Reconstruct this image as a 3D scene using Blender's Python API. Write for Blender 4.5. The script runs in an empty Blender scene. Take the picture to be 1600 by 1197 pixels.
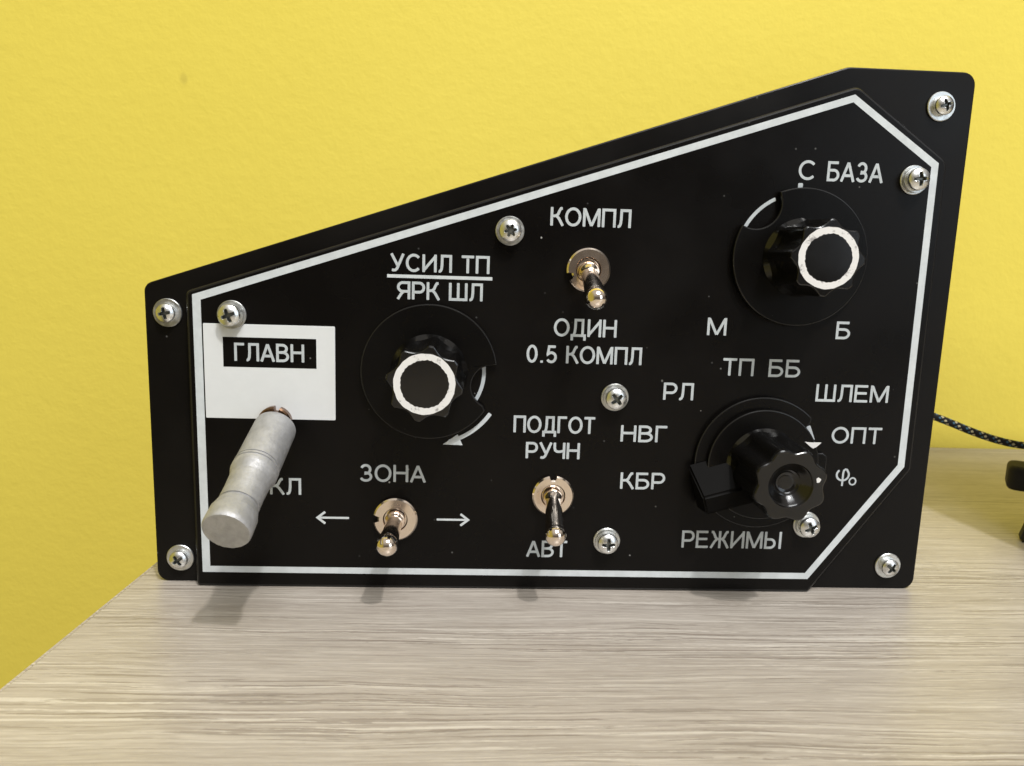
import bpy, bmesh, math, random
from mathutils import Matrix, Vector
random.seed(7)
S = bpy.context.scene
COL = S.collection
PI = math.pi
MM = 0.001
Y0 = 86.67            # height of the panel-coordinate origin above the table top, mm

# ------------------------------------------------------------------ camera
cam = bpy.data.cameras.new("camera")
cam.sensor_width = 36; cam.lens = 27.0
cam.clip_start = 0.005; cam.clip_end = 50
cam.dof.use_dof = True; cam.dof.focus_distance = 0.186; cam.dof.aperture_fstop = 32
camo = bpy.data.objects.new("camera", cam); COL.objects.link(camo)
Rm = (Matrix.Rotation(-.04889, 3, 'Y') @ Matrix.Rotation(-.16637, 3, 'X') @ Matrix.Rotation(.03162, 3, 'Z'))
B3 = Matrix(((1, 0, 0), (0, 0, -1), (0, 1, 0)))
Mc = (B3 @ Rm).to_4x4(); Mc.translation = (0, -.18926, Y0*MM)
camo.matrix_world = Mc
S.camera = camo

# ------------------------------------------------------------------ world: the dim room round the table
W = bpy.data.worlds.new("World"); S.world = W; W.use_nodes = True
nt = W.node_tree; N = nt.nodes; L = nt.links
for n in list(N): N.remove(n)
wout = N.new('ShaderNodeOutputWorld'); bg = N.new('ShaderNodeBackground'); L.new(bg.outputs[0], wout.inputs[0])
tc = N.new('ShaderNodeTexCoord'); sx = N.new('ShaderNodeSeparateXYZ'); L.new(tc.outputs['Generated'], sx.inputs[0])
def wramp(src, a, b):
    m = N.new('ShaderNodeMapRange'); m.interpolation_type = 'SMOOTHSTEP'
    m.inputs['From Min'].default_value = a; m.inputs['From Max'].default_value = b
    L.new(src, m.inputs['Value']); return m.outputs[0]
def wmix(f, c1, c2):
    m = N.new('ShaderNodeMix'); m.data_type = 'RGBA'; L.new(f, m.inputs['Factor'])
    for s, c in ((m.inputs['A'], c1), (m.inputs['B'], c2)):
        if isinstance(c, tuple): s.default_value = (*c, 1)
        else: L.new(c, s)
    return m.outputs['Result']
up = wramp(sx.outputs['Z'], .10, .80)
c = wmix(up, (.10, .085, .07), (.50, .47, .43))
neg = N.new('ShaderNodeMath'); neg.operation = 'MULTIPLY'; neg.inputs[1].default_value = -1; L.new(sx.outputs['X'], neg.inputs[0])
c = wmix(wramp(neg.outputs[0], .35, .8), c, (.42, .35, .07))
L.new(c, bg.inputs['Color']); bg.inputs['Strength'].default_value = 1.15

# ------------------------------------------------------------------ lights
def aim(o, target):
    d = Vector(target) - o.location
    o.rotation_euler = d.to_track_quat('-Z', 'Y').to_euler()
def area(name, loc, target, size, power, color, shape='DISK', size_y=None):
    l = bpy.data.lights.new(name, 'AREA'); l.shape = shape; l.size = size
    if size_y: l.size_y = size_y
    l.energy = power; l.color = color
    o = bpy.data.objects.new(name, l); COL.objects.link(o); o.location = loc; aim(o, target); return o
kd = Vector((.25, -.60, 1)).normalized()
area("ceiling_lamp", Vector((.02, 0, .06)) + kd*1.3, (.02, 0, .06), .05, 9.6, (1, .97, .93))
area("overhead_fill", (.52, -1.55, 2.5), (0.05, 0, .10), 1.5, 63, (.97, .985, 1), 'RECTANGLE', 1.2)  # added broad fill from above and in front, no real lamp panel
area("window_light", (1.1, -1.25, .5), (0.05, 0, .10), .7, 5, (.78, .89, 1), 'RECTANGLE', .9)

S.view_settings.view_transform = 'Standard'; S.view_settings.look = 'None'
S.view_settings.exposure = 0; S.view_settings.gamma = 1; S.view_settings.use_curve_mapping = False

# ------------------------------------------------------------------ material helpers
def mat(name, color=(.5, .5, .5), rough=.5, metal=0, spec=.5):
    m = bpy.data.materials.new(name); m.use_nodes = True
    b = m.node_tree.nodes['Principled BSDF']
    b.inputs['Base Color'].default_value = (*color, 1); b.inputs['Roughness'].default_value = rough
    b.inputs['Metallic'].default_value = metal; b.inputs['Specular IOR Level'].default_value = spec
    return m
class NT:
    def __init__(s, m): s.t = m.node_tree; s.b = s.t.nodes['Principled BSDF']
    def n(s, typ, **kw):
        o = s.t.nodes.new(typ)
        for k, v in kw.items(): setattr(o, k, v)
        return o
    def l(s, a, b): s.t.links.new(a, b)
    def coord(s, scale=(1, 1, 1), rot=(0, 0, 0), loc=(0, 0, 0)):
        t = s.n('ShaderNodeTexCoord'); m = s.n('ShaderNodeMapping')
        m.inputs['Scale'].default_value = scale; m.inputs['Rotation'].default_value = rot; m.inputs['Location'].default_value = loc
        s.l(t.outputs['Object'], m.inputs[0]); return m.outputs[0]
    def noise(s, v, scale, detail=3, rough=.5, dist=0):
        o = s.n('ShaderNodeTexNoise'); o.inputs['Scale'].default_value = scale; o.inputs['Detail'].default_value = detail
        o.inputs['Roughness'].default_value = rough; o.inputs['Distortion'].default_value = dist
        s.l(v, o.inputs['Vector']); return o.outputs[0]
    def rng(s, v, a, b, c=0, d=1, smooth=True):
        o = s.n('ShaderNodeMapRange'); o.interpolation_type = 'SMOOTHSTEP' if smooth else 'LINEAR'
        for k, x in zip(('From Min', 'From Max', 'To Min', 'To Max'), (a, b, c, d)): o.inputs[k].default_value = x
        s.l(v, o.inputs['Value']); return o.outputs[0]
    def math(s, op, a, b=None):
        o = s.n('ShaderNodeMath', operation=op)
        for i, x in enumerate((a, b)):
            if x is None: continue
            if isinstance(x, (int, float)): o.inputs[i].default_value = x
            else: s.l(x, o.inputs[i])
        return o.outputs[0]
    def mix(s, f, a, b):
        o = s.n('ShaderNodeMix', data_type='RGBA')
        if isinstance(f, (int, float)): o.inputs['Factor'].default_value = f
        else: s.l(f, o.inputs['Factor'])
        for k, x in (('A', a), ('B', b)):
            if isinstance(x, tuple): o.inputs[k].default_value = (*x, 1)
            else: s.l(x, o.inputs[k])
        return o.outputs['Result']
    def bump(s, h, strength, dist):
        o = s.n('ShaderNodeBump'); o.inputs['Strength'].default_value = strength; o.inputs['Distance'].default_value = dist
        s.l(h, o.inputs['Height']); s.l(o.outputs[0], s.b.inputs['Normal']); return o
    def color(s, c): s.l(c, s.b.inputs['Base Color'])
    def rough(s, c): s.l(c, s.b.inputs['Roughness'])

def black_plastic(name, col, rough, spec, specks=.0, bump=.00002, grain=2500):
    m = mat(name, col, rough, 0, spec); t = NT(m); v = t.coord()
    big = t.noise(v, 35, 4); fine = t.noise(v, grain, 2)
    t.rough(t.rng(big, .3, .7, rough-.06, rough+.07))
    base = t.mix(t.rng(big, .35, .7), col, tuple(x*1.35 for x in col))
    if specks:
        vo = t.n('ShaderNodeTexVoronoi'); vo.inputs['Scale'].default_value = 190; t.l(v, vo.inputs['Vector'])
        dist = t.noise(v, 900, 1)
        d = t.math('ADD', vo.outputs['Distance'], t.math('MULTIPLY', dist, .10))
        dot = t.rng(d, .075, .105, 1, 0)
        sep = t.n('ShaderNodeSeparateColor'); t.l(vo.outputs['Color'], sep.inputs[0])
        pick = t.rng(sep.outputs[0], 1-specks, 1-specks+.02)
        bright = t.math('MULTIPLY', t.math('MULTIPLY', dot, pick), t.rng(sep.outputs[1], 0, 1, .15, .9))
        base = t.mix(bright, base, (.42, .42, .40))
        v2o = t.n('ShaderNodeTexVoronoi'); v2o.inputs['Scale'].default_value = 420; t.l(v, v2o.inputs['Vector'])
        s2 = t.n('ShaderNodeSeparateColor'); t.l(v2o.outputs['Color'], s2.inputs[0])
        f2 = t.math('MULTIPLY', t.rng(v2o.outputs['Distance'], .06, .13, 1, 0), t.rng(s2.outputs[0], 1-specks*.45, 1-specks*.45+.02))
        base = t.mix(t.math('MULTIPLY', f2, t.rng(s2.outputs[1], 0, 1, .05, .45)), base, (.30, .30, .29))
    t.color(base); t.bump(fine, .35, bump)
    return m
M = {}
M['back'] = black_plastic('black_painted_plate', (.0040, .0034, .0030), .36, .15, .05)
M['face'] = black_plastic('black_engraved_plate', (.0032, .0027, .0024), .30, .14, .13)
M['knob'] = black_plastic('black_gloss_knob', (.0036, .0033, .0031), .18, .5, .06, .000008)
M['skirt'] = black_plastic('black_skirt', (.0028, .0025, .0023), .30, .14, .22, .00001)
M['rubber'] = black_plastic('black_rubber', (.010, .009, .0085), .62, .3)
def white_paint(name, col, var):
    m = mat(name, col, .45, 0, .4); t = NT(m); v = t.coord()
    a = t.noise(v, 220, 4, .65)
    t.color(t.mix(t.rng(a, .32, .72), tuple(x*var for x in col), col)); t.bump(t.noise(v, 1800, 2), .25, .00002)
    return m
M['line'] = white_paint('white_engraving', (.60, .64, .665), .86)
M['letter'] = white_paint('grey_white_lettering', (.50, .54, .565), .86)
M['rim'] = mat('polished_black_rim', (.010, .0095, .009), .26, 0, .32)
M['matte'] = mat('matte_black_plastic', (.0035, .0032, .003), .5, 0, .05)
M['label'] = white_paint('white_label', (.665, .685, .70), .97)
m = mat('worn_white_ring', (.8, .79, .77), .5, 0, .35); t = NT(m); v = t.coord()
a = t.noise(v, 420, 5, .7); b = t.noise(v, 1500, 2)
t.color(t.mix(t.rng(t.math('ADD', a, t.math('MULTIPLY', b, .25)), .44, .56), (.30, .29, .29), (.70, .695, .69)))
t.bump(a, .5, .00012); M['ring'] = m
def metal(name, col, rough, var=.06, scale=300, bump=.00002, bs=.2, tint=None):
    m = mat(name, col, rough, 1, .5); t = NT(m); v = t.coord()
    a = t.noise(v, scale, 4, .6)
    t.rough(t.rng(a, .3, .7, max(.02, rough-var), rough+var))
    t.color(t.mix(t.rng(a, .3, .7), tint or tuple(x*.86 for x in col), col))
    t.bump(t.noise(v, scale*4, 3), bs, bump); return m
M['zinc'] = metal('zinc_plated_steel', (.78, .79, .79), .30, .05, 500, .00001, .12, (.70, .71, .70))
M['washer'] = metal('zinc_washer', (.68, .69, .68), .36, .08, 600, .00003, .3, (.57, .58, .56))
M['recess'] = metal('screw_recess_shade', (.20, .21, .20), .5)  # slot shade put into the colour, darker than the zinc head
M['nickel'] = metal('warm_nickel', (.86, .76, .67), .10, .05, 300, .00001, .08, (.80, .69, .59))
M['nut'] = metal('warm_nickel_nut', (.88, .77, .67), .16, .03, 250, .000005, .06, (.84, .73, .63))
M['bronze'] = metal('dark_bronze', (.22, .13, .08), .22)
m = mat('cast_silver', (.62, .62, .62), .5, .5, .5); t = NT(m); v = t.coord()
a = t.noise(v, 800, 5, .7); b = t.noise(v, 330, 4, .65)
t.color(t.mix(t.rng(b, .3, .7), (.33, .33, .335), (.43, .43, .44)))
t.rough(t.rng(a, .3, .7, .44, .62)); t.bump(a, .75, .00016); M['silver'] = m

# ---- table laminate
m = mat('grey_oak_laminate', (.4, .34, .27), .4, 0, .75); t = NT(m)
rz = math.radians(1.8)
tcw = t.coord(); wy = t.noise(t.coord((14, 40, 1)), 1, 2, .5); wy2 = t.noise(t.coord((60, 150, 1)), 1, 1, .5)
sepw = t.n('ShaderNodeSeparateXYZ'); t.l(tcw, sepw.inputs[0]); cmb = t.n('ShaderNodeCombineXYZ')
t.l(sepw.outputs[0], cmb.inputs[0]); t.l(sepw.outputs[2], cmb.inputs[2])
t.l(t.math('ADD', sepw.outputs[1], t.math('ADD', t.math('MULTIPLY', wy, .0045), t.math('MULTIPLY', wy2, .0007))), cmb.inputs[1])
def wc(sc, loc=(0, 0, 0)):
    mp = t.n('ShaderNodeMapping'); mp.inputs['Scale'].default_value = sc; mp.inputs['Rotation'].default_value = (0, 0, rz); mp.inputs['Location'].default_value = loc
    t.l(cmb.outputs[0], mp.inputs[0]); return mp.outputs[0]
v1 = wc((4, 90, 1)); v4 = wc((3.2, 26, 1), (5, 2, 0)); v5 = wc((170, 2400, 1), (2, 7, 0))
rag = t.math('MULTIPLY', t.math('SUBTRACT', t.noise(wc((330, 1700, 1), (7, 7, 0)), 1, 2, .6), .5), .16)
def streak(sc, loc, lo, hi, ragk=1.0, det=2):
    n_ = t.noise(wc(sc, loc), 1, det, .5)
    return t.rng(t.math('ADD', n_, t.math('MULTIPLY', rag, ragk)), lo, hi)
broad = t.noise(v4, 1.0, 4, .55, .3)
band = t.noise(v1, 1.6, 5, .62, .15)
band = t.noise(v1, 1.6, 4, .6, .1); dust = t.noise(v5, 1.0, 3, .6)
dA = streak((14, 690, 1), (3, 1, 0), .575, .615); lit_edge = streak((14, 690, 1), (3, 1.22, 0), .585, .625, .6)  # same streaks offset: lit groove edges painted in for an embossed look
dB = streak((24, 980, 1), (9, 4, 0), .58, .62); lB = streak((10, 800, 1), (1, 6, 0), .59, .63)
fD = streak((40, 1500, 1), (4, 9, 0), .53, .62); fL = streak((36, 1400, 1), (8, 3, 0), .54, .63)
msk = t.rng(t.noise(wc((6, 60, 1), (2, 5, 0)), 1, 2), .36, .60, .25, 1)
base = t.mix(t.rng(band, .30, .72), (.350, .311, .270), (.425, .385, .340))
base = t.mix(t.math('MULTIPLY', t.rng(broad, .35, .7), .35), base, (.400, .352, .312))
base = t.mix(t.math('MULTIPLY', fD, .42), base, (.265, .225, .190))
base = t.mix(t.math('MULTIPLY', fL, .38), base, (.560, .515, .455))
base = t.mix(t.math('MULTIPLY', t.math('MULTIPLY', lit_edge, msk), .62), base, (.620, .575, .515))
base = t.mix(t.math('MULTIPLY', t.math('MULTIPLY', lB, msk), .62), base, (.640, .600, .540))
base = t.mix(t.math('MULTIPLY', t.math('MULTIPLY', dA, msk), .72), base, (.205, .170, .142))
base = t.mix(t.math('MULTIPLY', t.math('MULTIPLY', dB, msk), .60), base, (.190, .158, .130))
base = t.mix(t.math('MULTIPLY', t.rng(dust, .50, .32), .35), base, (.30, .255, .215))
base = t.mix(t.math('MULTIPLY', t.rng(dust, .54, .70), .30), base, (.62, .57, .50))
t.color(base); t.rough(t.rng(dust, .3, .7, .40, .31))
t.bump(t.math('SUBTRACT', t.math('ADD', t.math('MULTIPLY', dust, .4), t.math('MULTIPLY', lB, .3)), t.math('ADD', dA, dB)), .25, .00012); M['wood'] = m

# ---- wall paint
m = mat('yellow_wall_paint', (.80, .64, .08), .62, 0, .25); t = NT(m); v = t.coord()
n1 = t.noise(v, 150, 5, .62); n2 = t.noise(v, 420, 3, .55); n3 = t.noise(v, 5, 3)
h = t.math('ADD', n1, t.math('MULTIPLY', n2, .35))
base = t.mix(t.rng(n3, .3, .7), (.775, .633, .097), (.805, .660, .107))
def blot(x, z, rx, rz_, col, k, base):
    mp = t.n('ShaderNodeMapping'); mp.vector_type = 'POINT'; tcn = t.n('ShaderNodeTexCoord'); t.l(tcn.outputs['Object'], mp.inputs[0])
    mp.inputs['Scale'].default_value = (1/rx, 0, 1/rz_); mp.inputs['Location'].default_value = (-x/rx, 0, -z/rz_)
    ln = t.n('ShaderNodeVectorMath', operation='LENGTH'); t.l(mp.outputs[0], ln.inputs[0])
    d = t.math('ADD', ln.outputs['Value'], t.math('MULTIPLY', n1, .9))
    return t.mix(t.math('MULTIPLY', t.rng(d, .75, 1.5, 1, 0), k), base, col)
base = blot(-.129, .157, .0022, .0030, (.50, .40, .07), .4, base)
base = blot(-.257, -.068, .0016, .0085, (.35, .25, .05), .55, base)
base = blot(-.238, .033, .0035, .0030, (.85, .78, .40), .5, base)
base = blot(-.262, .060, .0020, .0020, (.60, .46, .06), .4, base)
t.color(base); t.bump(h, .27, .00095); M['wall'] = m
m = mat('painted_skirting', (.6, .6, .58)); M['skirting'] = m

# ---- cable braid (uses UV: u along, v round)
m = mat('braided_sleeve', (.012, .012, .013), .7, 0, .3); t = NT(m)
uv = t.n('ShaderNodeTexCoord'); sp = t.n('ShaderNodeSeparateXYZ'); t.l(uv.outputs['UV'], sp.inputs[0])
def tri(x): return t.math('ABSOLUTE', t.math('SUBTRACT', t.math('FRACT', x), .5))
a1 = t.math('ADD', t.math('MULTIPLY', sp.outputs[0], 1.0), t.math('MULTIPLY', sp.outputs[1], 2.0))
a2 = t.math('SUBTRACT', t.math('MULTIPLY', sp.outputs[0], 1.0), t.math('MULTIPLY', sp.outputs[1], 2.0))
fl = t.math('MULTIPLY', t.rng(tri(a1), .35, .40), t.rng(tri(t.math('MULTIPLY', a2, 2.0)), .22, .30))
fl2 = t.math('MULTIPLY', t.rng(tri(t.math('ADD', a1, .33)), .37, .42), t.rng(tri(t.math('MULTIPLY', a2, 2.0)), .24, .32))
weave = t.math('MULTIPLY', tri(t.math('MULTIPLY', a1, 6)), tri(t.math('MULTIPLY', a2, 6)))
base = t.mix(fl, (.012, .012, .013), (.55, .50, .32)); base = t.mix(fl2, base, (.07, .17, .26))
t.color(base); t.bump(weave, .6, .0003); M['braid'] = m

# ------------------------------------------------------------------ object helpers
def link(name, me, material, parent=None, loc=None, rot=None):
    o = bpy.data.objects.new(name, me); COL.objects.link(o)
    if material: me.materials.append(material)
    if parent: o.parent = parent
    if loc is not None: o.location = loc
    if rot is not None: o.rotation_euler = rot
    return o
def mesh(bm, smooth=None, name='mesh', flat_ends=True):
    bmesh.ops.recalc_face_normals(bm, faces=bm.faces)
    me = bpy.data.meshes.new(name); bm.to_mesh(me); bm.free()
    if smooth is not None:
        for p in me.polygons: p.use_smooth = True
        me.set_sharp_from_angle(angle=math.radians(smooth))
        if flat_ends:
            for p in me.polygons: p.use_smooth = abs(p.normal.z) < .9995
    return me
def empty(name, loc):
    o = bpy.data.objects.new(name, None); COL.objects.link(o); o.location = loc; o.empty_display_size = .02; return o
def tag(o, label=None, cat=None, group=None, kind=None):
    for k, v in (('label', label), ('category', cat), ('group', group), ('kind', kind)):
        if v: o[k] = v
    return o
PANEL = empty('control_panel', (.0194, 0, 0))
tag(PANEL, 'black slanted control panel with white lettering, knobs and toggle switches standing on the table', 'control panel')
FACE = (PI/2, 0, 0)                      # panel frame: x right, y up the face, z out of the face
def at(x, y, z=0):                       # panel millimetres -> location under PANEL
    return Vector((x*MM - .0194, -z*MM, (y+Y0)*MM))
def part(name, me, material, x=0, y=0, z=0, parent=None, rot=None):
    if parent is None: return link(name, me, material, PANEL, at(x, y, z), rot or FACE)
    return link(name, me, material, parent, Vector((x, y, z))*MM, rot)

def rounded(pts, radii, seg=6):
    out = []; n = len(pts)
    for i, p in enumerate(pts):
        r = radii[i] if isinstance(radii, (list, tuple)) else radii
        p = Vector(p); a = Vector(pts[i-1]); b = Vector(pts[(i+1) % n])
        if r <= 0: out.append(p); continue
        u = (a-p).normalized(); w = (b-p).normalized(); ang = u.angle(w)
        d = r/math.tan(ang/2); c = p + (u+w).normalized()*(r/math.sin(ang/2))
        s = p+u*d-c; e = p+w*d-c; tot = s.angle_signed(e)
        for k in range(seg+1):
            th = -tot*k/seg; co, si = math.cos(th), math.sin(th)
            out.append(c+Vector((s.x*co-s.y*si, s.x*si+s.y*co)))
    return out
def prism(pts, z0, z1, bevel=0, seg=2, bothends=False, rim=False, fan=True):
    bm = bmesh.new()
    lo = [bm.verts.new((p[0]*MM, p[1]*MM, z0*MM)) for p in pts]; hi = [bm.verts.new((p[0]*MM, p[1]*MM, z1*MM)) for p in pts]
    n = len(pts); bot = bm.faces.new(lo[::-1]); top = bm.faces.new(hi)
    for i in range(n): bm.faces.new((lo[i], lo[(i+1) % n], hi[(i+1) % n], hi[i]))
    bmesh.ops.recalc_face_normals(bm, faces=bm.faces)
    if bevel:
        ed = list(top.edges) + (list(bot.edges) if bothends else [])
        res = bmesh.ops.bevel(bm, geom=ed, offset=bevel*MM, segments=seg, affect='EDGES', profile=.5)
        if rim:
            for f in res['faces']: f.material_index = 1
    big = [f for f in bm.faces if len(f.verts) > 8]
    if big and fan: bmesh.ops.poke(bm, faces=big)
    return bm
def lathe(prof, n=48, bm=None, cap0=False, cap1=True):
    """prof: list of (z, r) mm."""
    bm = bm or bmesh.new(); rings = []
    for z, r in prof:
        if r < 1e-6: rings.append([bm.verts.new((0, 0, z*MM))])
        else: rings.append([bm.verts.new((r*MM*math.cos(2*PI*k/n), r*MM*math.sin(2*PI*k/n), z*MM)) for k in range(n)])
    for a, b in zip(rings, rings[1:]):
        for k in range(n):
            k2 = (k+1) % n
            q = [a[k % len(a)], a[k2 % len(a)], b[k2 % len(b)], b[k % len(b)]]
            q = list(dict.fromkeys(q))
            if len(q) > 2: bm.faces.new(q)
    if cap1 and len(rings[-1]) > 1: bm.faces.new(rings[-1])
    if cap0 and len(rings[0]) > 1: bm.faces.new(rings[0][::-1])
    return bm

# ------------------------------------------------------------------ wall and table
bm = bmesh.new(); bmesh.ops.create_cube(bm, size=1)
for v in bm.verts: v.co = (v.co.x*3.6+.2, v.co.y*.12+.1665+.06, v.co.z*2.4+.45)
tag(link('wall', mesh(bm), M['wall']), kind='structure')

TAB = empty('table', (.25, .1, 0))
tag(TAB, 'pale grey-beige wood-grain table under the control panel', 'table')
def tl(z): return -87.06 - .0736*z        # left edge of the table, x for a depth z (mm)
def tb(poly, z0, z1, bev):
    bm = prism([(x-250, y-100) for x, y in poly], z0, z1, bev, 2); return mesh(bm, 40)
poly = [(tl(430), -430), (760, -430), (760, 165.8), (tl(-165.8), 165.8)]
link('table_top', tb(poly, -25, 0, .5), M['wood'], TAB)
ed = [(tl(430)-.8, -430), (tl(430)-.02, -430), (tl(-165.8)-.02, 165.8), (tl(-165.8)-.8, 165.8)]
link('edge_band', tb(ed, -25, -.25, .2), M['wood'], TAB)
for x, y in ((tl(400)+70, -380), (700, -380), (700, 110), (tl(-110)+60, 110)):
    link('leg', tb([(x-22, y-22), (x+22, y-22), (x+22, y+22), (x-22, y+22)], -720, -25, 0), M['skirting'], TAB)

# ------------------------------------------------------------------ panel plates
outer = [(-81.2, -10.0), (88.5, 47.2), (120.6, 47.2), (120.6, -86.67), (-81.2, -86.67)]
outer_r = rounded(outer, [2.6, 6, 3.2, 3.0, 3.0])
part('back_plate', mesh(prism(outer_r, -7, -3, .35), 22), M['back'])
# deep housing behind the plate, set in from its rim
hous = [(-72, -14), (86, 38.5), (113, 38.5), (113, -86.5), (-72, -86.5)]
part('housing', mesh(prism(rounded(hous, 2), -58, -7.02, .5, 2), 22), M['back'])
inner = [(-70.2, -11.2), (90.0, 42.3), (114.1, 25.6), (114.4, -52.4), (90.2, -86.63), (-70.2, -86.63)]
inner_r = rounded(inner, [1.6, 3.2, 3.2, 2.0, 1.1, 1.0])
face = part('face_plate', mesh(prism(inner_r, -3.02, 0, .7, 3, rim=True), 22), M['face'])
face.data.materials.append(M['rim'])

def offset_poly(pts, d):
    out = []; n = len(pts)
    for i in range(n):
        a, p, b = (Vector(pts[i-1]), Vector(pts[i]), Vector(pts[(i+1) % n]))
        u = (p-a).normalized(); w = (b-p).normalized()
        n1 = Vector((-u.y, u.x)); n2 = Vector((-w.y, w.x)); mi = (n1+n2).normalized()
        out.append(p - mi*(d/mi.dot(n1)))
    return out
def ringpoly(o_, i_, z):
    bm = bmesh.new(); n = len(o_)
    A = [bm.verts.new((p[0]*MM, p[1]*MM, z*MM)) for p in o_]; Bv = [bm.verts.new((p[0]*MM, p[1]*MM, z*MM)) for p in i_]
    for i in range(n): bm.faces.new((A[i], A[(i+1) % n], Bv[(i+1) % n], Bv[i]))
    for f in bm.faces:
        if f.normal.z < 0: f.normal_flip()
    return bm
wo = [(-68.6, -12.0), (89.4, 40.25), (111.9, 25.1), (112.35, -51.6), (89.6, -82.85), (-68.5, -82.75)]
wi = [(-66.6, -13.2), (89.15, 38.45), (110.15, 24.15), (110.55, -51.05), (88.75, -81.15), (-66.55, -81.1)]
part('border_line', mesh(ringpoly(wo, wi, .03)), M['line'])
def flat(x0, y0, x1, y1, z):
    bm = bmesh.new(); vs = [bm.verts.new((x*MM, y*MM, z*MM)) for x, y in ((x0, y0), (x1, y0), (x1, y1), (x0, y1))]; bm.faces.new(vs); return bm
lab = part('label_plate', mesh(prism(rounded([(-66.25, -18.85), (-34.5, -18.85), (-34.5, -42.3), (-66.25, -42.3)][::-1], .25, 3), .005, .16, .06, 2), 30), M['label'])
part('black_field', mesh(flat(-61.6, -29.4, -39.05, -22.05, .18)), M['face'], parent=lab)

# ------------------------------------------------------------------ stroke lettering
def arc(cx, cy, rx, ry, a0, a1, n=14):
    return [(cx+rx*math.cos(math.radians(a0+(a1-a0)*k/n)), cy+ry*math.sin(math.radians(a0+(a1-a0)*k/n))) for k in range(n+1)]
def bowl(x, yt, yb, r): return arc(x, (yt+yb)/2, r, (yt-yb)/2, 90, -90)
h = .065
G = {
 'У': (.66, [[(.045, 1), (.345, .33)], [(.62, 1), (.37, .30), (.31, .15), (.24, .075), (.17, .06), (.07, .08)]]),
 'С': (.72, [arc(.385, .5, .32, .44, 42, 318, 22)]),
 'И': (.69, [[(h, 1), (h, 0)], [(.625, 1), (.625, 0)], [(h, .10), (.625, .90)]]),
 'Л': (.66, [[(.02, .07), (.07, .065), (.12, .10), (.16, .21), (.18, .45), (.185, .935), (.595, .935), (.595, 0)]]),
 'Т': (.62, [[(.01, .935), (.61, .935)], [(.31, .93), (.31, 0)]]),
 'П': (.67, [[(h, 0), (h, .935), (.605, .935), (.605, 0)]]),
 'Я': (.66, [[(.595, 0), (.595, .935), (.30, .935)]+arc(.30, .69, .215, .245, 90, 270)+[(.595, .445)], [(.34, .44), (.24, .33), (.06, 0)]]),
 'Р': (.63, [[(h, 0), (h, .935), (.36, .935)]+bowl(.36, .935, .42, .21)+[(h, .42)]]),
 'К': (.62, [[(h, 0), (h, 1)], [(.57, .945), (.49, .935), (.43, .82), (.36, .62), (.27, .535), (h, .515)], [(.29, .525), (.40, .40), (.60, 0)]]),
 'Ш': (.90, [[(h, 1), (h, .065), (.835, .065), (.835, 1)], [(.45, .07), (.45, 1)]]),
 'О': (.78, [arc(.39, .5, .325, .44, 0, 360, 30)]),
 'М': (.84, [[(h, 0), (h, 1)], [(.775, 0), (.775, 1)], [(.085, .96), (.42, .045)], [(.755, .96), (.42, .045)]]),
 'Д': (.74, [[(.055, -.22), (.055, .065), (.685, .065), (.685, -.22)], [(.13, .07), (.19, .24), (.215, .5), (.22, .935), (.575, .935), (.575, .07)]]),
 'Н': (.69, [[(h, 0), (h, 1)], [(.625, 0), (.625, 1)], [(h, .53), (.625, .53)]]),
 '0': (.58, [arc(.29, .5, .215, .44, 0, 360, 26)]),
 '.': (.26, [[(.13, 0), (.13, .13)]]),
 '5': (.58, [[(.49, .93), (.16, .93), (.10, .48)]+arc(.28, .325, .22, .265, 145, -150, 16)]),
 'Г': (.52, [[(h, 0), (h, .935), (.51, .935)]]),
 'Ч': (.63, [[(.07, 1), (.07, .68), (.10, .53), (.18, .46), (.29, .44), (.42, .46), (.565, .52)], [(.565, 1), (.565, 0)]]),
 'А': (.72, [[(.045, 0), (.36, .965)], [(.675, 0), (.36, .965)], [(.16, .31), (.56, .31)]]),
 'В': (.66, [[(.33, .525)]+bowl(.33, .525, .065, .255)+[(h, .065), (h, .935), (.31, .935)]+bowl(.31, .935, .53, .22)+[(h, .53)]]),
 'З': (.60, [arc(.28, .705, .20, .24, 160, -90, 14)+arc(.285, .285, .235, .225, 90, -160, 16), [(.22, .495), (.31, .495)]]),
 'Б': (.63, [[(.55, .935), (h, .935), (h, .065), (.34, .065)]+arc(.34, .31, .225, .245, -90, 90)+[(h, .555)]]),
 'Е': (.63, [[(.61, .065), (h, .065), (h, .935), (.59, .935)], [(h, .525), (.56, .525)]]),
 'Ж': (.94, [[(.47, 0), (.47, 1)]]+[[(.47+s*.42, .945), (.47+s*.34, .935), (.47+s*.28, .82), (.47+s*.21, .62), (.47+s*.13, .535), (.47, .515)] for s in (1, -1)]+[[(.47+s*.14, .525), (.47+s*.24, .40), (.47+s*.43, 0)] for s in (1, -1)]),
 'Ы': (.86, [[(h, 1), (h, .065), (.30, .065)]+arc(.30, .31, .215, .245, -90, 90)+[(h, .555)], [(.795, 0), (.795, 1)]]),
 ' ': (.30, []),
}
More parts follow.
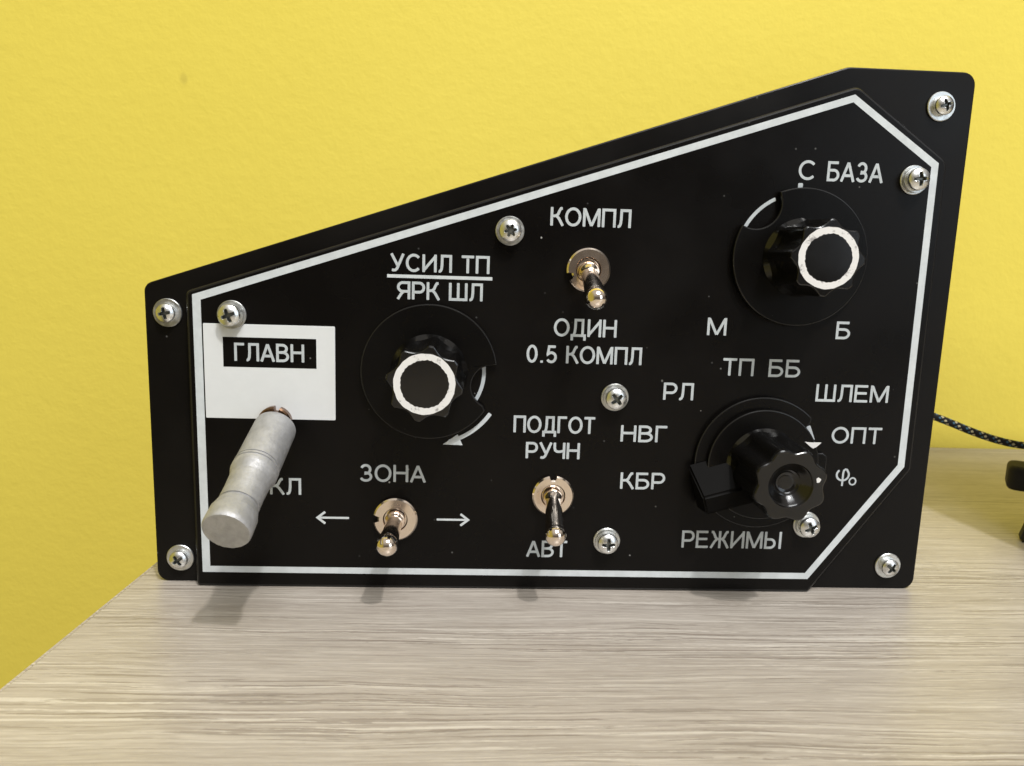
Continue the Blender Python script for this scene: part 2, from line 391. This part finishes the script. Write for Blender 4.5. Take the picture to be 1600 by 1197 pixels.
def ribbon(bm, pts, wdt, z):
    pts = [Vector(p) for p in pts]
    q = [pts[0]]
    for p in pts[1:]:
        if (p-q[-1]).length > 1e-5: q.append(p)
    pts = q; n = len(pts); closed = n > 4 and (pts[0]-pts[-1]).length < 1e-3
    if closed: pts = pts[:-1]; n -= 1
    hw = wdt/2; Lf, Rt = [], []
    for i, p in enumerate(pts):
        a = pts[i-1] if (i > 0 or closed) else None; b = pts[(i+1) % n] if (i < n-1 or closed) else None
        n1 = None if a is None else Vector((-(p-a).y, (p-a).x)).normalized()
        n2 = None if b is None else Vector((-(b-p).y, (b-p).x)).normalized()
        if n1 is None: mi = n2
        elif n2 is None: mi = n1
        else:
            mi = (n1+n2).normalized(); mi = mi/max(.62, mi.dot(n1))
        Lf.append(p+mi*hw); Rt.append(p-mi*hw)
    if not closed:                        # slightly rounded ends
        for idx, o in ((0, 1), (-1, -2)):
            d = (pts[idx]-pts[o]).normalized()*hw
            l, r = Lf[idx], Rt[idx]; mid = (l+r)/2
            e1 = mid+(l-mid)*.72; e2 = mid+(r-mid)*.72
            Lf[idx] = l-d*.28; Rt[idx] = r-d*.28
            if idx == 0: Lf.insert(0, e1); Rt.insert(0, e2)
            else: Lf.append(e1); Rt.append(e2)
    v = [(bm.verts.new((a.x*MM, a.y*MM, (z+.0016*i)*MM)), bm.verts.new((b.x*MM, b.y*MM, (z+.0016*i)*MM))) for i, (a, b) in enumerate(zip(Lf, Rt))]
    rng_ = range(len(v)) if closed else range(len(v)-1)
    for i in rng_:
        j = (i+1) % len(v)
        f = bm.faces.new((v[i][0], v[i][1], v[j][1], v[j][0]))
        f.normal_update()
        if f.normal.z < 0: f.normal_flip()
def flatmesh(bm):
    me = bpy.data.meshes.new('mesh'); bm.to_mesh(me); bm.free(); return me
TRACK = .075
def write(text, x0, ytop, w, hgt, z=.03, sw=.65, parent=None):
    tot = sum(G[c][0] for c in text) + TRACK*(len(text)-1)
    kx = w/tot if tot else 1; x = 0; bm = bmesh.new(); k = 0
    for ch in text:
        gw, st = G[ch]
        for s in st:
            s2 = [(x0+(x+px)*kx, ytop-hgt+py*hgt) for px, py in s]
            # keep the pen inside the glyph box whatever the scale
            ribbon(bm, s2, sw, z+.02*(k % 4)); k += 1
        x += gw+TRACK
    return part('lettering', flatmesh(bm), M['letter'], parent=parent)
write('УСИЛ ТП', -21.1, -.75, 24.0, 4.25)
write('ЯРК ШЛ', -19.6, -7.4, 21.0, 4.3)
part('divider_line', mesh(flat(-21.9, -6.55, 3.65, -5.75, .03)), M['line'])
write('ГЛАВН', -58.9, -23.45, 16.9, 4.45, z=.20, parent=lab)
write('ВКЛ', -55.4, -57.5, 12.2, 4.3)
write('ЗОНА', -28.6, -53.5, 16.7, 4.5)
write('КОМПЛ', 17.3, 11.5, 19.7, 4.4)
write('ОДИН', 19.2, -15.35, 15.7, 4.4)
write('0.5 КОМПЛ', 12.6, -22.1, 29.0, 4.4)
write('ПОДГОТ', 10.0, -40.1, 20.7, 4.35)
write('РУЧН', 13.3, -46.9, 13.8, 4.25)
write('АВТ', 14.4, -73.1, 10.6, 4.45)
write('НВГ', 37.3, -42.0, 12.0, 4.3)
write('КБР', 37.9, -54.4, 11.7, 4.4)
write('РЛ', 47.6, -30.8, 7.8, 4.4)
write('ТП', 62.3, -24.2, 8.1, 4.4)
write('ББ', 74.1, -24.2, 8.3, 4.45)
write('ШЛЕМ', 86.9, -30.25, 19.1, 4.45)
write('ОПТ', 92.1, -41.3, 13.3, 4.3)
write('РЕЖИМЫ', 55.0, -69.8, 26.6, 4.7)
write('М', 57.6, -14.1, 5.0, 4.4)
write('Б', 90.5, -14.2, 3.8, 4.4)
write('С', 77.2, 24.6, 4.4, 4.6)
write('БАЗА', 84.4, 24.6, 13.9, 4.7)
# phi with its small ring
bm = bmesh.new()
ribbon(bm, arc(96.2, -54.0, 1.6, 1.5, 128, 230, 10)+arc(96.2, -54.0, 1.6, 1.5, 232, 400, 14)+[(97.2, -52.6), (96.8, -52.5), (96.4, -52.8), (96.25, -53.5), (96.25, -57.0)], .52, .03)
ribbon(bm, arc(98.95, -55.7, .86, .92, 0, 360, 18), .40, .045)
part('lettering', flatmesh(bm), M['letter'])
def arrow(x0, x1, y):
    bm = bmesh.new(); d = 1 if x0 > x1 else -1      # tip at x1
    ribbon(bm, [(x0, y), (x1, y)], .55, .03); ribbon(bm, [(x1+d*2.1, y+1.55), (x1+d*.15, y), (x1+d*2.1, y-1.55)], .6, .045)
    part('arrow_mark', flatmesh(bm), M['line'])
arrow(-31.3, -39.4, -67.75); arrow(-9.0, -.8, -67.8)
K1, K2, K3 = (-11.3, -29.4), (79.0, 1.3), (73.6, -50.9)
bm = bmesh.new(); ribbon(bm, arc(K1[0], K1[1], 18.5, 18.5, -34, -74, 14), 1.0, .03)
tip = arc(K1[0], K1[1], 18.6, 18.6, -80, -80, 1)[0]
hd = [(-7.7, -47.95), (-3.95, -45.35), (-3.5, -46.4), (-2.95, -47.55)]
vs = [bm.verts.new((x*MM, y*MM, .045*MM)) for x, y in ((-7.75, -47.95), (-2.75, -48.05), (-4.05, -45.25))]; bm.faces.new(vs)
part('arrow_mark', flatmesh(bm), M['line'])
def mark(pts, w): 
    bm = bmesh.new(); ribbon(bm, pts, w, .03); part('scale_mark', flatmesh(bm), M['letter'])
mark(arc(K1[0], K1[1], 13.5, 13.5, 12, -34), .9)
mark(arc(K2[0], K2[1], 15.5, 15.5, 116, 162), .85)
mark([(78.05, 19.2), (78.1, 15.5)], 1.2)
mark([(85.75, -41.2), (87.3, -45.0)], 1.2)

# ------------------------------------------------------------------ knobs
def skirt_mesh(r, z0, z1, bite=None, bev=.3):
    pts = []; n = 96
    circ = [Vector((r*math.cos(2*PI*k/n), r*math.sin(2*PI*k/n))) for k in range(n)]
    if bite:
        bc = Vector(bite[:2]); br = bite[2]
        keep = [(p-bc).length > br for p in circ]
        i0 = next(i for i in range(n) if keep[i] and not keep[i-1])
        run = [circ[(i0+k) % n] for k in range(n) if keep[(i0+k) % n]]
        a1 = math.atan2(*(run[-1]-bc).yx); a0 = math.atan2(*(run[0]-bc).yx)
        # walk round the bite circle on its inner side
        mid = math.atan2(*(-bc).yx)
        def unwrap(a): 
            while a-mid > PI: a -= 2*PI
            while a-mid < -PI: a += 2*PI
            return a
        a1, a0 = unwrap(a1), unwrap(a0)
        pts = run + [bc+Vector((math.cos(a1+(a0-a1)*k/18), math.sin(a1+(a0-a1)*k/18)))*br for k in range(1, 18)]
    else: pts = circ
    me = mesh(prism(pts, z0, z1, bev, 3, rim=True), 22); return me
def fluted(rfun, prof, n=192, dish=None):
    """prof: (z, scale, blend): outline = lerp(circle, flute, blend)*scale; ends with a flat or dished front."""
    bm = bmesh.new(); rings = []
    for z, s, bl, rc in prof:
        ring = []
        for k in range(n):
            a = 2*PI*k/n; r = (rc*(1-bl)+rfun(a)*bl)*s
            ring.append(bm.verts.new((r*MM*math.cos(a), r*MM*math.sin(a), z*MM)))
        rings.append(ring)
    if dish:
        for z, r in dish:
            rings.append([bm.verts.new((r*MM*math.cos(2*PI*k/n), r*MM*math.sin(2*PI*k/n), z*MM)) for k in range(n)])
    for a, b in zip(rings, rings[1:]):
        for k in range(n): bm.faces.new((a[k], a[(k+1) % n], b[(k+1) % n], b[k]))
    bm.faces.new(rings[-1])
    return mesh(bm, 14)
def scallop(R, depth, nl, off, sharp):
    def f(a):
        u = ((a-math.radians(off))*nl/(2*PI)) % 1.0
        fl_ = .09 if sharp < 1 else 0                 # narrow flat on each tooth
        s = math.sin(PI*min(1, max(0, (u-fl_)/(1-2*fl_))))   # 0 on a lobe tip, 1 in the valley
        return R - depth*(s**sharp)
    return f
def annulus(r0, r1, z, wob, n=160):
    bm = bmesh.new(); A, Bv = [], []
    for k in range(n):
        a = 2*PI*k/n
        e0 = wob*(math.sin(5*a+1)+.7*math.sin(13*a+2)+.8*math.sin(31*a)+.5*random.uniform(-1, 1))
        e1 = wob*.6*(math.sin(7*a)+.8*math.sin(19*a+1)+.5*random.uniform(-1, 1))
        A.append(bm.verts.new(((r0+e0)*MM*math.cos(a), (r0+e0)*MM*math.sin(a), z*MM)))
        Bv.append(bm.verts.new(((r1+e1)*MM*math.cos(a), (r1+e1)*MM*math.sin(a), z*MM)))
    for k in range(n): bm.faces.new((A[k], Bv[k], Bv[(k+1) % n], A[(k+1) % n]))
    for f in bm.faces:
        f.normal_update()
        if f.normal.z < 0: f.normal_flip()
    return flatmesh(bm)
def ring_knob(c, H, off, bite, label):
    f = scallop(8.95, 1.45, 8, off, .85)
    prof = [(1.9, 1.0, .0, 9.5), (2.2, 1.0, .0, 9.5), (3.4, 1.0, .55, 9.3), (5.0, 1.0, 1, 9), (H-.5, .985, 1, 9), (H-.12, .97, 1, 9), (H, .94, 1, 9)]
    o = part('rotary_knob', fluted(f, prof), M['knob'], *c, 0)
    o['label'] = label
    part('skirt', skirt_mesh(16.8, .35, 1.9, bite), M['skirt'], parent=o).data.materials.append(M['rim'])
    part('white_ring', annulus(5.45, 6.95, H+.04, .06), M['ring'], parent=o)
    return o
ring_knob(K1, 19.0, 35, (15.8, -3.2, 5.4), 'fluted knob with a white ring under the two line heading')
ring_knob(K2, 17.0, -3, (-11.8, 12.6, 6.0), 'fluted knob with a white ring at the upper right')
# mode knob: stepped skirt, wedge pointer, lobed cap with a dished front
f3 = scallop(9.15, 1.15, 8, 20, 2.0)
prof = [(3.6, 1, 0, 9.6), (4.4, 1, .5, 9.5), (6, 1, 1, 9), (20.2, .985, 1, 9), (20.8, .96, 1, 9), (21.0, .925, 1, 9)]
dish = [(21.0, 5.35), (20.75, 5.15)]
for k in range(12):
    r = 5.1-.33*k; z = 20.6-2.6*math.sin(min(1, k/11)*PI/2)+(.06 if k % 2 else 0)
    dish.append((z, r))
k3 = part('rotary_knob', fluted(f3, prof, dish=dish), M['knob'], *K3, 0)
k3['label'] = 'lobed knob with a dished end and a wedge pointer'
part('skirt', skirt_mesh(17.2, .35, 1.8, (15.2, 7.6, 4.6)), M['skirt'], parent=k3).data.materials.append(M['rim'])
part('upper_skirt', skirt_mesh(14.3, 1.8, 3.6), M['skirt'], parent=k3).data.materials.append(M['rim'])
# wedge: rises from the skirt rim, runs out to the lower left
bm = bmesh.new()
ax = math.radians(196)
def wp(u, w, z):     # u out along the pointer, w across
    return bm.verts.new(((u*math.cos(ax)-w*math.sin(ax))*MM, (u*math.sin(ax)+w*math.cos(ax))*MM, z*MM))
sec = [(3.0, -5.2, 8.6), (3.0, 5.6, 3.2)]
A = [wp(4, 5.4, 1.8), wp(4, -3.4, 1.8), wp(4, -3.4, 11), wp(4, .8, 11), wp(4, -7.2, 3.0)]
for v in A: bm.verts.remove(v)
def quadbox(u0, u1, w0, w1, w2, w3, z0, z1):
    lo = [wp(u0, w0, z0), wp(u1, w0, z0), wp(u1, w1, z0), wp(u0, w1, z0)]
    hi = [wp(u0, w2, z1), wp(u1-.4, w2, z1), wp(u1-.4, w3, z1), wp(u0, w3, z1)]
    bm.faces.new(lo[::-1]); bm.faces.new(hi)
    for i in range(4): bm.faces.new((lo[i], lo[(i+1) % 4], hi[(i+1) % 4], hi[i]))
quadbox(3, 18.4, -4.8, 7.4, 2.2, 6.7, 1.8, 9.3)
bmesh.ops.recalc_face_normals(bm, faces=bm.faces)
bmesh.ops.bevel(bm, geom=bm.edges[:], offset=.5*MM, segments=3, affect='EDGES')
part('pointer', mesh(bm, 50), M['matte'], parent=k3)
bm = bmesh.new()
vs = [bm.verts.new((x*MM, y*MM, z*MM)) for x, y, z in ((10.0, 6.4, 3.64), (11.6, 6.25, 3.64), (14.2, 6.3, 3.64), (13.1, 5.2, 3.64), (12.2, 4.75, 3.64), (11.5, 5.2, 3.64))]; bm.faces.new(vs[::-1])
ext = bmesh.ops.extrude_face_region(bm, geom=bm.faces[:])
for v in [e for e in ext['geom'] if isinstance(e, bmesh.types.BMVert)]: v.co.z += .35*MM
part('index_mark', mesh(bm), M['ring'], parent=k3)
bm = bmesh.new(); vs = []
for k in range(14):
    a = 2*PI*k/14; r = .62*(1+.10*math.sin(3*a+1)+.10*math.sin(5*a)); vs.append(bm.verts.new(((6.35+r*.85*math.cos(a))*MM, (1.5+r*math.sin(a))*MM, 21.04*MM)))
bm.faces.new(vs); part('index_dot', flatmesh(bm), M['ring'], parent=k3)

# ------------------------------------------------------------------ screws
def screw_head(r, z0, H, star=4, n=96):
    bm = bmesh.new(); rings = []
    prof = [(z0, r*.98), (z0+H*.35, r), (z0+H*.6, r*.985)]
    for z, rr in prof: rings.append([(rr*math.cos(2*PI*k/n), rr*math.sin(2*PI*k/n), z) for k in range(n)])
    m_ = 26
    for j in range(1, m_+1):
        u = 1-j/(m_+.0)
        rr = r*(.985*(u if u > 0 else .0)); e = rr/r
        zz = z0+H*.6+H*.4*(1-e**2.6)
        ring = []
        for k in range(n):
            a = 2*PI*k/n; x, y = rr*math.cos(a), rr*math.sin(a); z = zz
            if star == 4:
                Lr, wd = r*.62, r*.135
                inside = max(min((Lr-abs(x))/(.12*r), (wd+.10*(Lr-abs(x))-abs(y))/(.07*r)), min((Lr-abs(y))/(.12*r), (wd+.10*(Lr-abs(y))-abs(x))/(.07*r)), (r*.24-math.hypot(x, y))/(.1*r))
            else:
                Lr = r*(.46+.13*math.cos(6*a)); inside = (Lr-rr)/(.09*r)
            inside = max(0, min(1, inside)); z -= inside*H*.5
            ring.append((x, y, z))
        rings.append(ring)
    V_ = [[bm.verts.new((x*MM, y*MM, z*MM)) for x, y, z in rg] for rg in rings[:-1]]
    cx = rings[-1][0]; tipv = bm.verts.new((0, 0, cx[2]*MM))
    for a, b in zip(V_, V_[1:]):
        for k in range(n): bm.faces.new((a[k], a[(k+1) % n], b[(k+1) % n], b[k]))
    for k in range(n): bm.faces.new((V_[-1][k], V_[-1][(k+1) % n], tipv))
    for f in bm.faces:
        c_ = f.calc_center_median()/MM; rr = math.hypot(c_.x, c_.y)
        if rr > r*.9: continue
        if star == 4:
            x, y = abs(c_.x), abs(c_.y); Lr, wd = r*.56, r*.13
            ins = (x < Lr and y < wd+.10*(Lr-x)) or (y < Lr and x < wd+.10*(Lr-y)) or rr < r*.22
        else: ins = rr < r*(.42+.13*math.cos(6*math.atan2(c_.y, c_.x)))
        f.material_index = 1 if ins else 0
    return mesh(bm, 50)
def washer(ro, ri, z0, t_):
    return mesh(lathe([(z0, ri), (z0, ro-.1), (z0+.1, ro), (z0+t_-.15, ro), (z0+t_, ro-.15), (z0+t_, ri+.1), (z0+t_-.1, ri)], 48, cap1=False), 40)
def split_washer(ro, ri, z0, t_):
    bm = bmesh.new(); n = 60; secs = []
    for k in range(n+1):
        a = math.radians(4)+math.radians(352)*k/n; dz = .25*k/n
        secs.append([bm.verts.new((r*MM*math.cos(a), r*MM*math.sin(a), (z+dz)*MM)) for r, z in ((ri, z0), (ro, z0), (ro, z0+t_), (ri, z0+t_))])
    for a, b in zip(secs, secs[1:]):
        for i in range(4): bm.faces.new((a[i], a[(i+1) % 4], b[(i+1) % 4], b[i]))
    bm.faces.new(secs[0][::-1]); bm.faces.new(secs[-1]); return mesh(bm, 40)
def build_screw(hr, star, spring):
    zb = .6+(.9 if spring else 0)
    h_ = part('screw', screw_head(hr, zb, 2.2, star), M['zinc']); h_.data.materials.append(M['recess'])
    part('washer', washer(3.5, 1.6, 0.0, .6), M['washer'], parent=h_)
    if spring: part('spring_washer', split_washer(3.05, 1.6, .6, .75), M['washer'], parent=h_)
    return h_
def copy_tree(o, parent):
    c_ = o.copy(); COL.objects.link(c_); c_.parent = parent
    for ch in list(o.children): copy_tree(ch, c_)
    return c_
plain = build_screw(2.3, 4, False); sprung = build_screw(2.65, 4, True); starred = build_screw(2.65, 6, True)
used = set()
def put(src, x, y, z, rot, tilt=0):
    o = src if src.name not in used else copy_tree(src, PANEL)
    used.add(src.name); o.location = at(x, y, z); o.rotation_euler = (PI/2, math.radians(tilt), 0)
    o.rotation_euler = (Matrix.Rotation(PI/2, 3, 'X') @ Matrix.Rotation(math.radians(rot), 3, 'Z')).to_euler()
for x, y, rot in ((-75.6, -16.8, 12), (-75.0, -80.1, 35), (112.4, 38.9, 20), (112.6, -79.9, 55)): put(plain, x, y, -3, rot)
for x, y, rot in ((-59.2, -16.6, 22), (106.0, 20.9, 5), (87.7, -67.6, 25), (35.2, -72.8, 2), (35.3, -34.8, 40)): put(sprung, x, y, 0, rot)
put(starred, 7.6, 5.5, 0, 10)

# ------------------------------------------------------------------ toggle switches
def nut_mesh(ro, ri, t_, notch_deg):
    bm = bmesh.new(); n = 120; secs = []
    for k in range(n):
        a = 2*PI*k/n; d = (math.degrees(a)-notch_deg+180) % 360-180
        ro_ = ro-1.15 if abs(d) < 8.5 else ro
        secs.append([bm.verts.new((r*MM*math.cos(a), r*MM*math.sin(a), z*MM)) for r, z in ((ri, 0), (ro_, 0), (ro_, t_-.4), (ro_-.38, t_), (ri+.15, t_), (ri, t_-.15))])
    for k in range(n):
        a, b = secs[k], secs[(k+1) % n]
        for i in range(6): bm.faces.new((a[i], a[(i+1) % 6], b[(i+1) % 6], b[i]))
    return mesh(bm, 30)
BUSH = mesh(lathe([(0, 2.95), (.9, 2.95), (1.1, 2.85), (1.1, 2.7), (.2, 2.62), (.2, 0)], 48), 40)
prof = [(-1.0, 1.2), (-.3, 2.0), (.5, 2.45), (1.3, 2.55), (2.0, 2.42), (2.6, 2.12), (3.1, 2.02), (3.6, 1.98), (6.0, 2.0), (6.1, 2.1), (11, 2.28), (14.0, 2.40), (14.5, 2.42)]
for k in range(0, 13):
    a = math.radians(-24+114*k/12); prof.append((15.9+2.6*math.sin(a), max(0, 2.6*math.cos(a))))
LEVER = mesh(lathe(prof, 48, cap1=False), 30)
def toggle(x, y, notch, ro, tiltx, tilty, L_, lab):
    o = part('toggle_switch', nut_mesh(ro, 2.98, 1.7, notch), M['nut'], x, y, 0)
    if lab: o['label'] = lab
    part('bushing', BUSH, None, parent=o)
    lv = part('lever', LEVER, None, parent=o, z=1.0)
    lv.rotation_euler = (tiltx, tilty, 0); lv.scale = (1, 1, L_)
    return o
BUSH.materials.append(M['nickel']); LEVER.materials.append(M['nickel'])
toggle(27.0, -3.3, 200, 5.35, math.radians(22), math.radians(0), 1.0, 'toggle switch pointing down between the upper headings')
toggle(-19.4, -67.5, 178, 5.6, math.radians(2.5), math.radians(-1), 1.0, 'toggle switch between two arrows')
toggle(20.6, -60.6, 92, 5.3, math.radians(18), math.radians(-2.5), 1.0, 'toggle switch hanging over the lowest word')
# main switch with the big silver grip
mo = part('toggle_switch', nut_mesh(4.15, 2.9, 2.2, 80), M['bronze'], -49.2, -43.0, 0)
mo['label'] = 'main switch under the white label with a silver grip'
part('bushing', mesh(lathe([(0, 2.85), (4.5, 2.85), (5.0, 2.6), (5.0, 1.5), (3, 1.4), (3, 0)], 40), 40), M['bronze'], parent=mo)
hp = [(0, 0), (0, 3.4), (.25, 4.5), (.7, 4.9), (1.4, 5.0), (6, 5.05), (12.2, 5.1), (12.9, 5.12), (13.0, 4.85), (13.25, 4.85), (13.35, 5.2), (13.75, 5.2), (13.85, 4.95), (14.1, 4.95), (14.2, 5.22), (15.4, 5.22), (15.5, 5.18), (17.2, 4.62), (17.4, 4.56), (21, 4.42), (24.0, 4.44), (24.1, 4.14), (24.4, 4.14), (24.5, 4.46), (26.6, 5.06), (26.7, 5.12), (29.6, 5.2), (30.4, 5.16), (30.75, 4.95), (30.76, 4.6), (30.76, 0)]
start = Vector((-47.7+49.2, -42.9+43.2, 5.4)); end = Vector((-50.5+49.2, -58.4+43.2, 36.0)); d = (end-start)
g = lathe([(z*d.length/30.75, r) for z, r in hp], 72, cap1=False)
for v in g.verts:
    v.co += v.normal*0
    k_ = random.uniform(-1, 1)
    if v.co.z > .029 and v.co.xy.length > .0048: v.co += Vector((0, 0, k_*.00005))
    elif v.co.xy.length > .003: v.co.xy *= 1+k_*.0012
grip = part('grip', mesh(g, 45), M['silver'], parent=mo)
grip.location = start*MM; grip.rotation_euler = d.to_track_quat('Z', 'Y').to_euler()

# ------------------------------------------------------------------ braided cable
def tube(pts, r, name, material, du):
    cu = [Vector(p) for p in pts]; dense = []
    for i in range(len(cu)-1):
        p0, p1, p2, p3 = cu[max(0, i-1)], cu[i], cu[i+1], cu[min(len(cu)-1, i+2)]
        for k in range(14):
            s = k/14; dense.append(.5*((2*p1)+(p2-p0)*s+(2*p0-5*p1+4*p2-p3)*s*s+(3*p1-p0-3*p2+p3)*s**3))
    dense.append(cu[-1]); bm = bmesh.new(); uvl = bm.loops.layers.uv.new('uv'); n = 20; rings = []; acc = [0]
    for a, b in zip(dense, dense[1:]): acc.append(acc[-1]+(b-a).length)
    for i, p in enumerate(dense):
        tg = (dense[min(i+1, len(dense)-1)]-dense[max(i-1, 0)]).normalized(); s_ = tg.cross(Vector((0, 0, 1))).normalized(); u_ = s_.cross(tg)
        rings.append([bm.verts.new(p+(s_*math.cos(2*PI*k/n)+u_*math.sin(2*PI*k/n))*r) for k in range(n)])
    for i in range(len(rings)-1):
        for k in range(n):
            f = bm.faces.new((rings[i][k], rings[i][(k+1) % n], rings[i+1][(k+1) % n], rings[i+1][k]))
            for lp, (ii, kk) in zip(f.loops, ((i, k), (i, k+1), (i+1, k+1), (i+1, k))): lp[uvl].uv = (acc[ii]/du, kk/n)
    bm.faces.new(rings[0][::-1]); bm.faces.new(rings[-1])
    return link(name, mesh(bm, 50), material)
def wpt(x, y, z): return (x*MM, -z*MM, (y+Y0)*MM)
cab = tube([wpt(96, -40, -57), wpt(118, -40.5, -66), wpt(138, -44.5, -62), wpt(157.1, -50.3, -60), wpt(170.6, -55.1, -60), wpt(180, -57.9, -60), wpt(190, -59.6, -60), wpt(215, -62, -64), wpt(250, -74, -80), wpt(300, -85.3, -95), wpt(420, -85.3, -110)], .00125, 'braided_cable', M['braid'], .0052)
tag(cab, 'black braided cable with pale and blue flecks running out behind the control panel', 'cable')

# ------------------------------------------------------------------ black appliance at the right
DEV = empty('black_device', (.235, .03, 0))
tag(DEV, 'black device on a short slanted foot, cut off by the right edge of the picture', 'device')
def dv(o):
    o.parent = DEV; o.location = -Vector(DEV.location); return o
yaw = math.radians(-32)
def slabpt(u, w): # u to the right along the front edge, w back
    return (181.5+u*math.cos(yaw)-w*math.sin(yaw), 55+u*math.sin(yaw)+w*math.cos(yaw))
tray = rounded([slabpt(*p) for p in ((0, 0), (88, 0), (88, 13), (0, 13))], 3.0)
bm = prism(tray, 12.6, 21.0, 1.6, 3, True); dv(link('tray', mesh(bm, 40), M['rubber']))
bm = bmesh.new()
lo = [(176.3, 39), (186, 33), (190, 39), (180, 45)]
a = [bm.verts.new((x*MM, y*MM, .02*MM)) for x, y in lo]; b = [bm.verts.new(((x+9)*MM, (y+5)*MM, 14.2*MM)) for x, y in lo]
bm.faces.new(a[::-1]); bm.faces.new(b)
for i in range(4): bm.faces.new((a[i], a[(i+1) % 4], b[(i+1) % 4], b[i]))
bmesh.ops.recalc_face_normals(bm, faces=bm.faces)
bmesh.ops.bevel(bm, geom=bm.edges[:], offset=.9*MM, segments=3, affect='EDGES')
dv(link('foot', mesh(bm, 40), M['rubber']))
bm = prism([(178, 4), (288, 4), (288, 34), (178, 34)], 23.8, 190, 1.5, 2, True)  # guessed out-of-view block, shaped to throw the shadow strip on the table
dv(link('shadow_block', mesh(bm, 40), M['rubber']))
